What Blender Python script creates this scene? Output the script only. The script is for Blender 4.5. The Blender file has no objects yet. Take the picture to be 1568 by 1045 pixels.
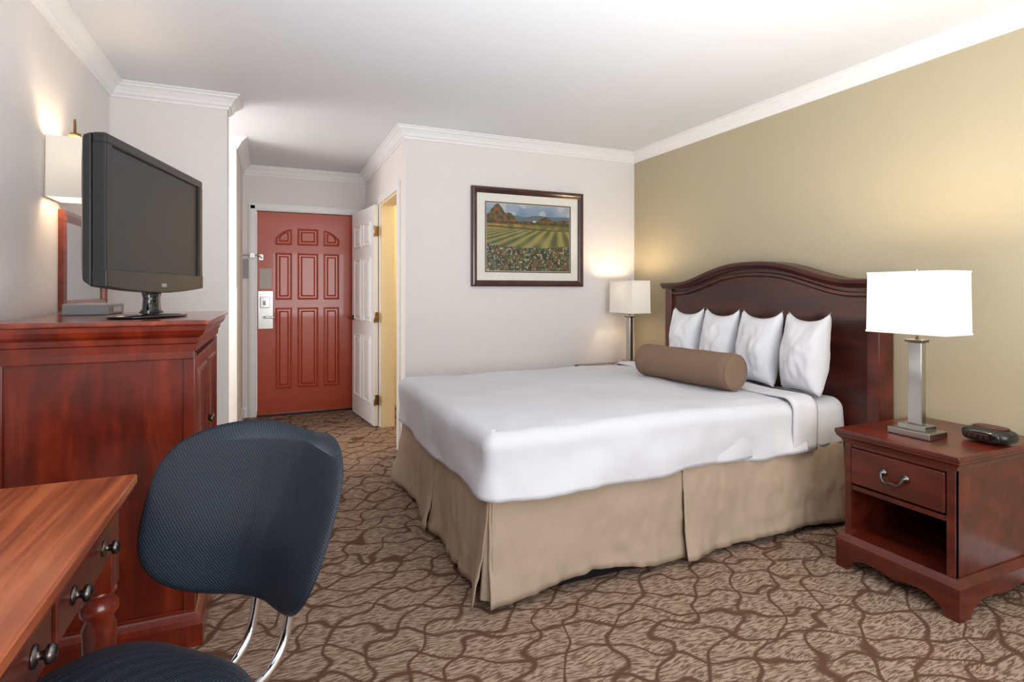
import bpy, math, random
from mathutils import Vector, Matrix, noise
random.seed(3)
scene=bpy.context.scene
scene.view_settings.view_transform='Standard'
scene.view_settings.look='None'
H=2.46
def srgb(r,g,b):
    def f(c):
        c/=255.0
        return c/12.92 if c<=.04045 else ((c+.055)/1.055)**2.4
    return (f(r),f(g),f(b),1)
# ---------------------------------------------------------------- materials
def newmat(name):
    m=bpy.data.materials.new(name); m.use_nodes=True
    nt=m.node_tree; b=nt.nodes['Principled BSDF']
    return m,nt,b
def N(nt,t,**kw):
    n=nt.nodes.new(t)
    for k,v in kw.items():
        if k in n.inputs: n.inputs[k].default_value=v
        else: setattr(n,k,v)
    return n
def ramp(nt,fac,stops):
    r=nt.nodes.new('ShaderNodeValToRGB')
    e=r.color_ramp.elements
    e[0].position,e[0].color=stops[0]
    e[1].position,e[1].color=stops[1]
    for p,c in stops[2:]:
        x=e.new(p); x.color=c
    nt.links.new(fac,r.inputs['Fac']); return r
def plain(name,col,rough=.5,metal=0,bump=0,bscale=200,coat=0,spec=.5,var=.05):
    m,nt,b=newmat(name)
    b.inputs['Roughness'].default_value=rough; b.inputs['Metallic'].default_value=metal
    b.inputs['Coat Weight'].default_value=coat; b.inputs['Specular IOR Level'].default_value=spec
    tc=N(nt,'ShaderNodeTexCoord'); no=N(nt,'ShaderNodeTexNoise',Scale=bscale,Detail=3.0)
    nt.links.new(tc.outputs['Object'],no.inputs['Vector'])
    d=[c*(1-var) for c in col[:3]]+[1]; l=[min(1,c*(1+var)) for c in col[:3]]+[1]
    r=ramp(nt,no.outputs['Fac'],[(.35,d),(.65,l)])
    nt.links.new(r.outputs['Color'],b.inputs['Base Color'])
    if bump:
        bp=N(nt,'ShaderNodeBump',Strength=bump,Distance=.002)
        nt.links.new(no.outputs['Fac'],bp.inputs['Height']); nt.links.new(bp.outputs['Normal'],b.inputs['Normal'])
    return m
def wood(name,dark,mid,light,scale=(3,30,30),rough=.28,coat=.5,spec=.5,mot=.3):
    m,nt,b=newmat(name)
    tc=N(nt,'ShaderNodeTexCoord'); mp=N(nt,'ShaderNodeMapping'); mp.inputs['Scale'].default_value=scale
    nt.links.new(tc.outputs['Object'],mp.inputs['Vector'])
    n1=N(nt,'ShaderNodeTexNoise',Scale=1.0,Detail=6.0,Roughness=.6,Distortion=.6)
    nt.links.new(mp.outputs['Vector'],n1.inputs['Vector'])
    n2=N(nt,'ShaderNodeTexNoise',Scale=7.0,Detail=4.0,Distortion=1.0)
    nt.links.new(tc.outputs['Object'],n2.inputs['Vector'])
    mx=N(nt,'ShaderNodeMath',operation='MULTIPLY_ADD'); mx.inputs[1].default_value=mot
    ml=N(nt,'ShaderNodeMath',operation='MULTIPLY'); ml.inputs[1].default_value=1.04-mot
    nt.links.new(n1.outputs['Fac'],ml.inputs[0])
    nt.links.new(n2.outputs['Fac'],mx.inputs[0]); nt.links.new(ml.outputs[0],mx.inputs[2])
    r=ramp(nt,mx.outputs[0],[(.38,dark),(.66,light),(.52,mid)])
    nt.links.new(r.outputs['Color'],b.inputs['Base Color'])
    b.inputs['Roughness'].default_value=rough; b.inputs['Coat Weight'].default_value=coat; b.inputs['Coat Roughness'].default_value=.15
    b.inputs['Specular IOR Level'].default_value=spec
    return m
M={}
M['wall']=plain('wall_paint_white',srgb(232,227,225),.85,bump=.12,bscale=45,var=.008)
M['olive']=plain('wall_paint_olive',srgb(184,173,146),.85,bump=.12,bscale=45,var=.01)
M['ceil']=plain('ceiling_paint',srgb(226,229,234),.9,bump=.2,bscale=60,var=.008)
M['trim']=plain('trim_white',srgb(240,240,241),.35,var=.01)
M['cream']=plain('bath_cream',srgb(240,222,180),.7,var=.01)
M['cherry']=wood('cherry_wood',srgb(80,20,7),srgb(106,29,10),srgb(136,45,16),(14,14,2.0),coat=.35)
M['cherryT']=wood('cherry_top',srgb(92,30,16),srgb(126,48,28),srgb(150,66,40),(14,1.2,14),rough=.22)
M['desk']=wood('desk_top_wood',srgb(112,50,22),srgb(152,74,38),srgb(182,100,58),(30,1.3,30),rough=.3,coat=.3,mot=.12)
M['maho']=wood('mahogany_dark',srgb(50,17,11),srgb(66,23,15),srgb(84,32,21),(12,2.0,12),rough=.36,coat=.2,mot=.15)
M['night']=wood('nightstand_wood',srgb(66,20,11),srgb(84,28,17),srgb(104,38,23),(12,1.6,12),rough=.3,coat=.3,mot=.15)
M['frame']=wood('frame_wood',srgb(50,22,20),srgb(66,32,28),srgb(82,42,36),(10,10,10),rough=.3)
M['dark']=plain('dark_interior',srgb(26,16,14),.7)
M['black']=plain('black_plastic',srgb(22,23,26),.3)
M['blackg']=plain('black_gloss',srgb(12,12,14),.08,coat=.6)
M['screen']=plain('tv_screen',srgb(46,48,51),.38,spec=.3,var=.01)
M['nickel']=plain('brushed_nickel',srgb(185,183,178),.28,metal=1)
M['chrome']=plain('chrome',srgb(225,228,232),.08,metal=1)
M['pewter']=plain('dark_pewter',srgb(105,100,98),.3,metal=1)
M['brass']=plain('aged_brass',srgb(150,120,80),.3,metal=1)
M['sheet']=plain('white_linen',srgb(212,213,219),.85,bump=.25,bscale=500,var=.01)
M['pillow']=plain('pillow_cotton',srgb(230,231,236),.85,bump=.25,bscale=400,var=.01)
M['skirt']=plain('bed_skirt_fabric',srgb(172,152,132),.9,bump=.4,bscale=600,var=.03)
M['bolster']=plain('bolster_fabric',srgb(128,102,84),.85,bump=.6,bscale=400)
M['door']=plain('red_door_paint',srgb(182,74,45),.3,coat=.3,var=.02)
M['paper']=plain('paper_notice',srgb(190,185,180),.7)
M['mat']=plain('picture_mat',srgb(232,230,220),.8)
M['mirror']=plain('mirror_glass',srgb(220,222,225),.03,metal=1)
M['grey']=plain('grey_plastic',srgb(150,150,152),.4)
M['red']=plain('clock_red',srgb(66,20,22),.3)
def chair_mat():
    m,nt,b=newmat('chair_mesh_fabric'); L=nt.links.new
    tc=N(nt,'ShaderNodeTexCoord'); mp=N(nt,'ShaderNodeMapping'); mp.inputs['Rotation'].default_value=(0,math.radians(40),0)
    L(tc.outputs['Object'],mp.inputs['Vector'])
    w1=N(nt,'ShaderNodeTexWave',Scale=62.0); w1.bands_direction='X'; L(mp.outputs[0],w1.inputs['Vector'])
    w2=N(nt,'ShaderNodeTexWave',Scale=62.0); w2.bands_direction='Z'; L(mp.outputs[0],w2.inputs['Vector'])
    mu=N(nt,'ShaderNodeMath',operation='MULTIPLY'); L(w1.outputs['Fac'],mu.inputs[0]); L(w2.outputs['Fac'],mu.inputs[1])
    r=ramp(nt,mu.outputs[0],[(.05,srgb(20,27,36)),(.8,srgb(50,63,80))]); L(r.outputs['Color'],b.inputs['Base Color'])
    bp=N(nt,'ShaderNodeBump',Strength=.5,Distance=.0015); L(mu.outputs[0],bp.inputs['Height']); L(bp.outputs['Normal'],b.inputs['Normal'])
    b.inputs['Roughness'].default_value=.5; b.inputs['Specular IOR Level'].default_value=.4
    return m
M['chairf']=chair_mat()
def shade_mat():
    m,nt,b=newmat('lamp_shade_fabric')
    out=nt.nodes['Material Output']
    tc=N(nt,'ShaderNodeTexCoord'); no=N(nt,'ShaderNodeTexNoise',Scale=300.0)
    nt.links.new(tc.outputs['Object'],no.inputs['Vector'])
    r=ramp(nt,no.outputs['Fac'],[(.3,srgb(236,230,220)),(.7,srgb(244,239,231))])
    nt.links.new(r.outputs['Color'],b.inputs['Base Color']); b.inputs['Roughness'].default_value=.9
    b.inputs['Emission Color'].default_value=(1,.90,.78,1); b.inputs['Emission Strength'].default_value=.10
    t=N(nt,'ShaderNodeBsdfTranslucent'); t.inputs['Color'].default_value=(.92,.96,1,1)
    mx=N(nt,'ShaderNodeMixShader'); mx.inputs[0].default_value=.09
    nt.links.new(b.outputs[0],mx.inputs[1]); nt.links.new(t.outputs[0],mx.inputs[2]); nt.links.new(mx.outputs[0],out.inputs['Surface'])
    return m
M['shade']=shade_mat()
def carpet_mat():
    m,nt,b=newmat('patterned_carpet')
    b.inputs['Roughness'].default_value=.95; b.inputs['Specular IOR Level'].default_value=.1
    L=nt.links.new
    def MA(op,a,b_=None,c=None):
        n=N(nt,'ShaderNodeMath',operation=op)
        for i,v in enumerate((a,b_,c)):
            if v is None: continue
            if isinstance(v,(int,float)): n.inputs[i].default_value=v
            else: L(v,n.inputs[i])
        return n.outputs[0]
    tc=N(nt,'ShaderNodeTexCoord')
    nz=N(nt,'ShaderNodeTexNoise',Scale=2.2,Detail=1.0,Roughness=.5); L(tc.outputs['Object'],nz.inputs['Vector'])
    nz2=N(nt,'ShaderNodeTexNoise',Scale=8.0,Detail=0.0); L(tc.outputs['Object'],nz2.inputs['Vector'])
    s1=N(nt,'ShaderNodeSeparateColor'); L(nz.outputs['Color'],s1.inputs[0])
    s2=N(nt,'ShaderNodeSeparateColor'); L(nz2.outputs['Color'],s2.inputs[0])
    xy=N(nt,'ShaderNodeSeparateXYZ'); L(tc.outputs['Object'],xy.inputs[0])
    X,Y=xy.outputs[0],xy.outputs[1]
    fine=N(nt,'ShaderNodeTexNoise',Scale=140.0,Detail=2.0); L(tc.outputs['Object'],fine.inputs['Vector'])
    dist=[]
    for k,(ax,ay,w1,w2) in enumerate(((3.0,6.6,1.6,1.0),(4.4,-4.6,1.8,1.0))):
        v=MA('MULTIPLY',X,ax); v=MA('MULTIPLY_ADD',Y,ay,v)
        v=MA('MULTIPLY_ADD',s1.outputs[k],w1,v); v=MA('MULTIPLY_ADD',s2.outputs[k],w2,v)
        f=MA('FRACT',v); f=MA('SUBTRACT',f,.5); f=MA('ABSOLUTE',f)
        d0=MA('SUBTRACT',.5,f)
        dist.append(MA('DIVIDE',d0,math.hypot(ax,ay)))
    dmin=MA('SMOOTH_MIN',dist[0],dist[1],.010)
    dd=MA('MULTIPLY_ADD',fine.outputs['Fac'],.008,dmin)
    mask=ramp(nt,dd,[(.0105,(0,0,0,1)),(.0145,(1,1,1,1))])
    mp2=N(nt,'ShaderNodeMapping'); mp2.inputs['Scale'].default_value=(26,150,1); mp2.inputs['Rotation'].default_value=(0,0,math.radians(-4))
    wv=N(nt,'ShaderNodeVectorMath',operation='MULTIPLY_ADD'); wv.inputs[1].default_value=(.05,.05,0); L(nz2.outputs['Color'],wv.inputs[0]); L(tc.outputs['Object'],wv.inputs[2])
    L(wv.outputs[0],mp2.inputs['Vector'])
    st=N(nt,'ShaderNodeTexNoise',Scale=1.0,Detail=2.0,Distortion=.2); L(mp2.outputs['Vector'],st.inputs['Vector'])
    base=ramp(nt,st.outputs['Fac'],[(.42,srgb(108,84,68)),(.57,srgb(166,144,127))])
    mx=N(nt,'ShaderNodeMix',data_type='RGBA')
    L(mask.outputs['Color'],mx.inputs[0]); mx.inputs[6].default_value=srgb(94,68,54); L(base.outputs['Color'],mx.inputs[7])
    L(mx.outputs[2],b.inputs['Base Color'])
    bp=N(nt,'ShaderNodeBump',Strength=.5,Distance=.004); L(fine.outputs['Fac'],bp.inputs['Height']); L(bp.outputs['Normal'],b.inputs['Normal'])
    return m
M['carpet']=carpet_mat()
# ---------------------------------------------------------------- geometry helpers
def grp(name,loc=(0,0,0),rot=0):
    e=bpy.data.objects.new(name,None); e.location=loc; e.rotation_euler=(0,0,rot); e.empty_display_size=.1
    scene.collection.objects.link(e)
    return e
def mk(name,verts,faces,mat,parent=None,smooth=False,bevel=0,seg=2,local=False,xf=None,sub=0,merge=False):
    me=bpy.data.meshes.new(name)
    if xf: verts=[xf(Vector(v)) for v in verts]
    me.from_pydata([tuple(v) for v in verts],[],faces); 
    import bmesh
    bm=bmesh.new(); bm.from_mesh(me)
    if merge: bmesh.ops.remove_doubles(bm,verts=bm.verts,dist=1e-5)
    bmesh.ops.recalc_face_normals(bm,faces=bm.faces); bm.to_mesh(me); bm.free()
    me.materials.append(mat if not isinstance(mat,str) else M[mat])
    o=bpy.data.objects.new(name,me); scene.collection.objects.link(o)
    if smooth:
        for p in me.polygons: p.use_smooth=True
    if bevel:
        b=o.modifiers.new('b','BEVEL'); b.width=bevel; b.segments=seg; b.limit_method='ANGLE'; b.angle_limit=math.radians(40)
    if sub:
        s=o.modifiers.new('s','SUBSURF'); s.levels=sub; s.render_levels=sub
    if parent:
        o.parent=parent
        if not local: o.matrix_parent_inverse=(Matrix.Translation(parent.location)@Matrix.Rotation(parent.rotation_euler[2],4,'Z')).inverted()
    return o
BF=[(0,3,2,1),(4,5,6,7),(0,1,5,4),(1,2,6,5),(2,3,7,6),(3,0,4,7)]
def bverts(b):
    x0,x1,y0,y1,z0,z1=b
    return [(x0,y0,z0),(x1,y0,z0),(x1,y1,z0),(x0,y1,z0),(x0,y0,z1),(x1,y0,z1),(x1,y1,z1),(x0,y1,z1)]
def box(name,b,mat,parent=None,bevel=.002,**k):
    return mk(name,bverts(b),BF,mat,parent,bevel=bevel,**k)
def boxes(name,bs,mat,parent=None,bevel=0,**k):
    V=[];F=[]
    for b in bs:
        n=len(V); V+=bverts(b); F+=[tuple(i+n for i in f) for f in BF]
    return mk(name,V,F,mat,parent,bevel=bevel,**k)
def sweep(name,path,prof,mat,parent=None,closed=False,smooth=False,**k):
    n=len(path); V=[];F=[]; m=len(prof)
    def dirn(a,b): 
        d=Vector(b)-Vector(a); d.normalize(); return d
    for i,p in enumerate(path):
        p=Vector(p)
        if closed or 0<i<n-1:
            d0=dirn(path[i-1],path[i]); d1=dirn(path[i],path[(i+1)%n])
        elif i==0: d0=d1=dirn(path[0],path[1])
        else: d0=d1=dirn(path[-2],path[-1])
        n0=Vector((-d0.y,d0.x)); n1=Vector((-d1.y,d1.x))
        mi=n0+n1; mi=mi/ max(1e-6,(1+n0.dot(n1)))
        for o,z in prof: V.append((p.x+mi.x*o,p.y+mi.y*o,z))
    for i in range(n if closed else n-1):
        a=i*m; b=((i+1)%n)*m
        for j in range(m):
            j2=(j+1)%m; F.append((a+j,a+j2,b+j2,b+j))
    if not closed:
        F.append(tuple(range(m))); F.append(tuple(range((n-1)*m,n*m)))
    return mk(name,V,F,mat,parent,smooth=smooth,**k)
def rect(x0,x1,y0,y1):
    return [(x0,y0),(x0,y1),(x1,y1),(x1,y0)]
def prism(name,poly,d0,d1,mat,parent=None,axis='X',**k):
    n=len(poly)
    def P(a,b,d):
        return {'X':(d,a,b),'Y':(a,d,b),'Z':(a,b,d)}[axis]
    V=[P(a,b,d0) for a,b in poly]+[P(a,b,d1) for a,b in poly]
    F=[tuple(range(n)),tuple(range(n,2*n))]+[(i,(i+1)%n,n+(i+1)%n,n+i) for i in range(n)]
    return mk(name,V,F,mat,parent,**k)
def lathe(name,prof,c,mat,parent=None,seg=28,**k):
    V=[];F=[]
    for r,z in prof:
        for i in range(seg):
            a=2*math.pi*i/seg; V.append((c[0]+r*math.cos(a),c[1]+r*math.sin(a),c[2]+z))
    for j in range(len(prof)-1):
        for i in range(seg):
            i2=(i+1)%seg; F.append((j*seg+i,j*seg+i2,(j+1)*seg+i2,(j+1)*seg+i))
    F.append(tuple(range(seg))); F.append(tuple(range((len(prof)-1)*seg,len(prof)*seg)))
    k.setdefault('smooth',True)
    return mk(name,V,F,mat,parent,**k)
def tube(name,pts,r,mat,parent=None,seg=12,smoothn=6,**k):
    P=[Vector(p) for p in pts]
    Q=[]
    for i in range(len(P)-1):
        p0=P[max(i-1,0)];p1=P[i];p2=P[i+1];p3=P[min(i+2,len(P)-1)]
        for s in range(smoothn):
            t=s/smoothn
            Q.append(.5*((2*p1)+(p2-p0)*t+(2*p0-5*p1+4*p2-p3)*t*t+(3*p1-p0-3*p2+p3)*t**3))
    Q.append(P[-1]); V=[];F=[]
    up=Vector((.3,.5,.81)).normalized()
    for i,q in enumerate(Q):
        d=(Q[min(i+1,len(Q)-1)]-Q[max(i-1,0)]).normalized()
        a=(up-up.dot(d)*d)
        if a.length<.05: a=d.orthogonal()
        a.normalize(); up=a; b=d.cross(a)
        for s in range(seg):
            t=2*math.pi*s/seg; V.append(q+(a*math.cos(t)+b*math.sin(t))*r)
    for i in range(len(Q)-1):
        for s in range(seg):
            s2=(s+1)%seg; F.append((i*seg+s,i*seg+s2,(i+1)*seg+s2,(i+1)*seg+s))
    F.append(tuple(range(seg))); F.append(tuple(range((len(Q)-1)*seg,len(Q)*seg)))
    return mk(name,V,F,mat,parent,smooth=True,**k)
# ---------------------------------------------------------------- room shell
XL,XR,YB,YE,YF=-.86,2.97,4.1,6.0,-1.6
XC0,XC1=-.25,.92
T=.12
box('floor',(-1.7,XR+.3,YF-.3,YE+.3,-.1,0),'carpet',bevel=0)
box('ceiling',(-1.7,XR+.3,YF-.3,YE+.3,H,H+.1),'ceil',bevel=0)
box('wall_right',(XR,XR+T,YF,YB+T,0,H),'olive',bevel=0)
box('wall_back',(XC1+T,XR,YB,YB+T,0,H),'wall',bevel=0)
DY0,DY1,DH=4.34,5.10,2.03
boxes('wall_corridor_right',[(XC1,XC1+T,YB,DY0,0,H),(XC1,XC1+T,DY1,YE,0,H),(XC1,XC1+T,DY0,DY1,DH,H)],'wall')
FX0,FX1=-.126,.822
boxes('wall_entry',[(-1.4,FX0,YE,YE+T,0,H),(FX1,2.6,YE,YE+T,0,H),(FX0,FX1,YE,YE+T,DH,H)],'wall')
box('wall_corridor_left',(-1.4,XC0,4.93,YE,0,H),'wall',bevel=0)
box('wall_stub',(-1.4,XC0,3.9,4.05,0,H),'wall',bevel=0)
box('wall_closet',(-1.4,-1.3,4.05,4.93,0,H),'wall',bevel=0)
box('wall_left',(XL-T,XL,YF,3.9,0,H),'wall',bevel=0)
boxes('wall_front',[(XL-T,.0,YF-T,YF,0,H),(2.4,XR+T,YF-T,YF,0,H),(0,2.4,YF-T,YF,0,.6),(0,2.4,YF-T,YF,2.15,H)],'wall')
w=grp('window_1',(1.2,YF-.06,1.37))
boxes('frame',[(0,.05,YF-.1,YF-.03,.6,2.15),(2.35,2.4,YF-.1,YF-.03,.6,2.15),(.05,2.35,YF-.1,YF-.03,.6,.65),(.05,2.35,YF-.1,YF-.03,2.1,2.15),(1.18,1.22,YF-.1,YF-.03,.65,2.1)],'trim',w)
boxes('wall_bathroom',[(2.5,2.6,YB+T,YE,0,H)],'cream')
box('trim_bath_lining',(XC1+T+.001,2.5,YE-.012,YE-.001,0,H-.001),'cream',bevel=0)
def crownprof(s=1.0):
    return [(0,H-.092*s),(.010,H-.092*s),(.014,H-.078*s),(.024,H-.07*s),(.03,H-.055*s),(.045,H-.032*s),(.06,H-.022*s),(.062,H-.014*s),(.076,H-.01*s),(.076,H-.0005),(0,H-.0005)]
contour=[(XR,YF),(XR,YB),(XC1,YB),(XC1,YE),(XC0,YE),(XC0,4.93),(-1.3,4.93),(-1.3,4.05),(XC0,4.05),(XC0,3.9),(XL,3.9),(XL,YF)]
sweep('trim_crown',contour,crownprof(.95),'trim',closed=True)
bp=[(0,.0005),(.012,.0005),(.012,.085),(.006,.1),(0,.1)]
for nm,pth in {'right':[(XR,YF),(XR,YB),(XC1,YB),(XC1,DY0-.08)],'entry':[(XC0+.04,YE),(XC0,YE),(XC0,4.93),(-1.3,4.93),(-1.3,4.05),(XC0,4.05),(XC0,3.9),(XL,3.9),(XL,YF)],'corridor':[(XC1,DY1+.08),(XC1,YE)]}.items():
    sweep('baseboard_'+nm,pth,bp,'trim')
for i,(x,y,sx,sy) in enumerate([(XC1,YB,-1,-1),(XC0,3.9,1,-1),(XC0,4.93,1,-1)]):
    a=[(min(x-sx*.028,x+sx*.003),max(x-sx*.028,x+sx*.003),y-.003,y,.1,1.27),(min(x,x+sx*.003),max(x,x+sx*.003),y,y+.028,.1,1.27)]
    boxes('trim_corner_guard_%d'%(i+1),a,'wall')
boxes('trim_entry_casing',[(FX0-.07,FX0,YE-.018,YE,0,DH+.07),(FX1,FX1+.07,YE-.018,YE,0,DH+.07),(FX0,FX1,YE-.018,YE,DH,DH+.07),
  (FX0-.055,FX0-.012,YE-.026,YE-.018,0,DH+.05),(FX0-.055,FX1+.055,YE-.026,YE-.018,DH+.012,DH+.055)],'trim',bevel=.003)
boxes('trim_bath_casing',[(XC1-.018,XC1,DY0-.07,DY0,0,DH+.07),(XC1-.018,XC1,DY1+.001,DY1+.06,0,DH+.07),(XC1-.018,XC1,DY0,DY1,DH,DH+.07)],'trim',bevel=.003)
boxes('trim_bath_jamb',[(XC1,XC1+T,DY0,DY0+.015,0,DH),(XC1,XC1+T,DY1-.015,DY1,0,DH),(XC1,XC1+T,DY0+.015,DY1-.015,DH-.015,DH)],'cream')
# ---------------------------------------------------------------- doors
def panelset(parent,defs,mat,depth=.008,mapf=None,local=False):
    for i,(pts) in enumerate(defs):
        prof=[(0,0),(.004,depth),(.012,depth*1.2),(.016,depth*.3),(.018,0)]
        sweep('panel_mould_%d'%i,pts,prof,mat,parent,closed=True,xf=mapf,local=local)
        cx=(min(p[0] for p in pts)+max(p[0] for p in pts))/2; cy=(min(p[1] for p in pts)+max(p[1] for p in pts))/2
        w_=max(p[0] for p in pts)-min(p[0] for p in pts); h_=max(p[1] for p in pts)-min(p[1] for p in pts)
        k=.032;n=len(pts)
        inn=[((p[0]-cx)*(1-2*k/w_)+cx,(p[1]-cy)*(1-2*k/h_)+cy) for p in pts]
        inn2=[((p[0]-cx)*(1-2*(k+.014)/w_)+cx,(p[1]-cy)*(1-2*(k+.014)/h_)+cy) for p in pts]
        V=[(a,b,0) for a,b in inn]+[(a,b,depth) for a,b in inn2]
        F=[tuple(range(n,2*n))]+[(j,(j+1)%n,n+(j+1)%n,n+j) for j in range(n)]
        mk('panel_field_%d'%i,V,F,mat,parent,xf=mapf,local=local)
def ccw(x0,x1,z0,z1): return [(x0,z0),(x1,z0),(x1,z1),(x0,z1)]
d=grp('door_1',((FX0+FX1)/2,YE+.03,1))
box('slab',(FX0+.004,FX1-.004,YE+.02,YE+.064,.012,DH-.004),'door',d)
yf=YE+.02
cols=[(FX0+.17,FX0+.325),(FX0+.375,FX0+.575),(FX0+.625,FX0+.78)]
defs=[]
for c in cols:
    defs.append(ccw(c[0],c[1],.26,1.07)); defs.append(ccw(c[0],c[1],1.15,1.62))
defs.append(ccw(cols[1][0],cols[1][1],1.70,1.87))
def arcp(x0,x1,z0,zl,zr):
    p=[(x0,z0),(x1,z0)]
    for i in range(7):
        t=i/6; x=x1+(x0-x1)*t
        p.append((x,zr+(zl-zr)*t+ .025*math.sin(math.pi*t)))
    return p
defs.append(arcp(cols[0][0],cols[0][1],1.70,1.77,1.86)); defs.append(arcp(cols[2][0],cols[2][1],1.70,1.86,1.77))
panelset(d,defs,'door',depth=.014,mapf=lambda v:Vector((v.x,yf-v.z,v.y)))
box('lock_plate',(FX0+.01,FX0+.15,yf-.012,yf,.86,1.24),'nickel',d,bevel=.004)
box('lock_escutcheon',(FX0+.03,FX0+.12,yf-.028,yf-.012,1.07,1.18),'chrome',d,bevel=.006)
tube('lever',[(FX0+.07,yf-.012,.98),(FX0+.07,yf-.05,.98),(FX0+.09,yf-.055,.98),(FX0+.16,yf-.05,.975)],.011,'chrome',d)
lathe('thumb_turn',[(.012,-.02),(.012,.02)],(FX0+.07,yf-.03,1.12),'chrome',d)
lathe('peephole',[(.012,0),(.012,.01)],(0,0,0),'nickel',d,xf=lambda v:Vector((v.x+(FX0+FX1)/2,yf-v.z,v.y+1.55)))
box('notice_paper',(FX0+.025,FX0+.135,yf-.003,yf,1.26,1.46),'paper',d,bevel=0)
box('door_threshold',(FX0,FX1,YE-.03,YE+.1,.0,.014),'black',d)
tube('swing_bar',[(FX0-.13,YE-.035,1.585),(FX0-.04,YE-.035,1.59),(FX0+.02,yf-.04,1.585),(FX0+.045,yf-.02,1.56)],.007,'nickel',d)
box('bar_mount',(FX0-.06,FX0-.015,YE-.045,YE-.026,1.56,1.61),'nickel',d)
box('bar_catch',(FX0+.02,FX0+.06,yf-.025,yf,1.54,1.60),'nickel',d)
sw=grp('wall_notice',(-.235,YE,1.4)); box('plate',(-.247,-.200,YE-.006,YE,1.36,1.55),'grey',sw,bevel=0)
hx,hy=.895,5.105; ex,ey=.800,5.85
L=math.hypot(ex-hx,ey-hy); ang=math.atan2(ey-hy,ex-hx)
d2=grp('door_2',(hx,hy,0),ang)
box('leaf',(0,L,-.0,.036,.012,DH-.01),'trim',d2,local=True)
cw=[(.11,.34),(.42,.65)]
dd=[]
for c in cw:
    dd+= [ccw(c[0],c[1],.2,.82),ccw(c[0],c[1],.95,1.55),ccw(c[0],c[1],1.66,1.88)]
panelset(d2,dd,'trim',depth=.009,mapf=lambda v:Vector((v.x,.036+v.z,v.y)),local=True)
for s,yy in ((1,.036),(-1,0)):
    lathe('rose_%d'%(s+1),[(.025,0),(.025,.012)],(0,0,0),'pewter',d2,local=True,xf=lambda v,s=s,yy=yy:Vector((v.x+L-.06,yy+s*v.z,v.y+.97)))
tube('lever',[(L-.06,.04,.97),(L-.06,.08,.97),(L-.09,.085,.97),(L-.16,.08,.97)],.009,'pewter',d2,local=True)
for i,z in enumerate((.25,1.0,1.78)):
    boxes('hinge_%d'%i,[(-.006,.0,0,.034,z-.045,z+.045),(-.03,-.006,.0,.004,z-.045,z+.045)],'brass',d2,local=True)
    lathe('hinge_pin_%d'%i,[(.007,-.05),(.007,.05)],(-.006,.036,z),'nickel',d2,local=True)
# ---------------------------------------------------------------- picture
p=grp('framed_picture',(1.93,YB-.02,1.67))
x0,x1,z0,z1=1.43,2.43,1.275,2.06
def vm(v): return Vector((v.x,YB-v.z,v.y))
sweep('frame',ccw(x0,x1,z0,z1),[(0,0.001),(0,.028),(.008,.034),(.022,.036),(.034,.026),(.042,.022),(.048,.016),(.048,.001)],'frame',p,closed=True,xf=vm)
box('mat_outer',(x0+.04,x1-.04,YB-.012,YB-.002,z0+.04,z1-.04),'mat',p,bevel=0)
ix0,ix1,iz0,iz1=x0+.128,x1-.128,z0+.125,z1-.125
sweep('mat_line',ccw(ix0-.012,ix1+.012,iz0-.012,iz1+.012),[(0,.012),(0,.016),(.008,.016),(.008,.012)],'frame',p,closed=True,xf=vm)
nx,nz=300,200
V=[];F=[];C=[]
def lerp(a,b,t):
    t=max(0,min(1,t)); return tuple(a[i]+(b[i]-a[i])*t for i in range(3))
def art(u,v):
    n=lambda s,o=0: noise.noise(Vector((u*s*1.4+o,v*s+o,o)))
    hor=.74
    if v>hor:
        c=lerp((152,164,178),(104,132,160),(1-v)/(1-hor)+.6*n(5,7))
        if n(6,31)>.12: c=lerp(c,(196,196,192),.6)
        if v<hor+.09+.03*n(4,9): c=lerp((84,106,128),(98,110,104),n(9,2)+.5)
        tl=hor+.24*math.exp(-((u-.12)/.10)**2)+.10*math.exp(-((u-.28)/.05)**2)+.09*math.exp(-((u-.70)/.08)**2)+.06*math.exp(-((u-.93)/.08)**2)+.03*n(14,3)+.008
        if v<tl: c=lerp((136,84,48),(60,66,38),.55+1.3*n(18,5))
        if abs(u-.56)<.02 and v<hor+.035: c=(160,96,70) if v>hor+.025 else (206,192,170)
    elif v>.62:
        c=lerp((160,128,70),(98,98,50),.5+1.4*n(9,2)+(u-.5))
        if v>.70: c=lerp((58,62,38),(116,76,44),.3+1.5*n(24,6))
        if abs(v-(.665-.05*u))<.010: c=(64,66,40)
    elif v>.40-.05*math.sin(u*3.1):
        k=(u-.85)/(.80-v)
        s=math.sin(k*13+.6*n(4,3))
        c=lerp((82,88,48),(142,134,78),.5+.7*s)
        c=lerp(c,(178,164,108),.7*max(0,n(4,4)+.1))
    else:
        c=lerp((44,54,34),(90,98,58),.5+1.3*n(12,6))
        f=n(26,11); g=n(5,14)
        fc=(150,72,56) if g>.0 else (176,138,120)
        if g<-.28: fc=(100,104,126)
        c=lerp(c,fc,(f-.16)*6)
        if n(46,17)>.45: c=(196,180,156)
    t=n(70,20)*12
    return srgb(*[max(0,min(255,q+t)) for q in c])
for j in range(nz+1):
    for i in range(nx+1):
        u=i/nx; v=j/nz
        V.append((ix0+(ix1-ix0)*u,YB-.014,iz0+(iz1-iz0)*v)); C.append(art(u,v))
for j in range(nz):
    for i in range(nx):
        a=j*(nx+1)+i; F.append((a,a+1,a+nx+2,a+nx+1))
am,nt,b=newmat('landscape_painting'); at=N(nt,'ShaderNodeVertexColor'); at.layer_name='Col'
nt.links.new(at.outputs['Color'],b.inputs['Base Color']); b.inputs['Roughness'].default_value=.5
o=mk('painting',V,F,am,p)
ca=o.data.color_attributes.new('Col','FLOAT_COLOR','POINT')
for i,c in enumerate(C): ca.data[i].color=c
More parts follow.
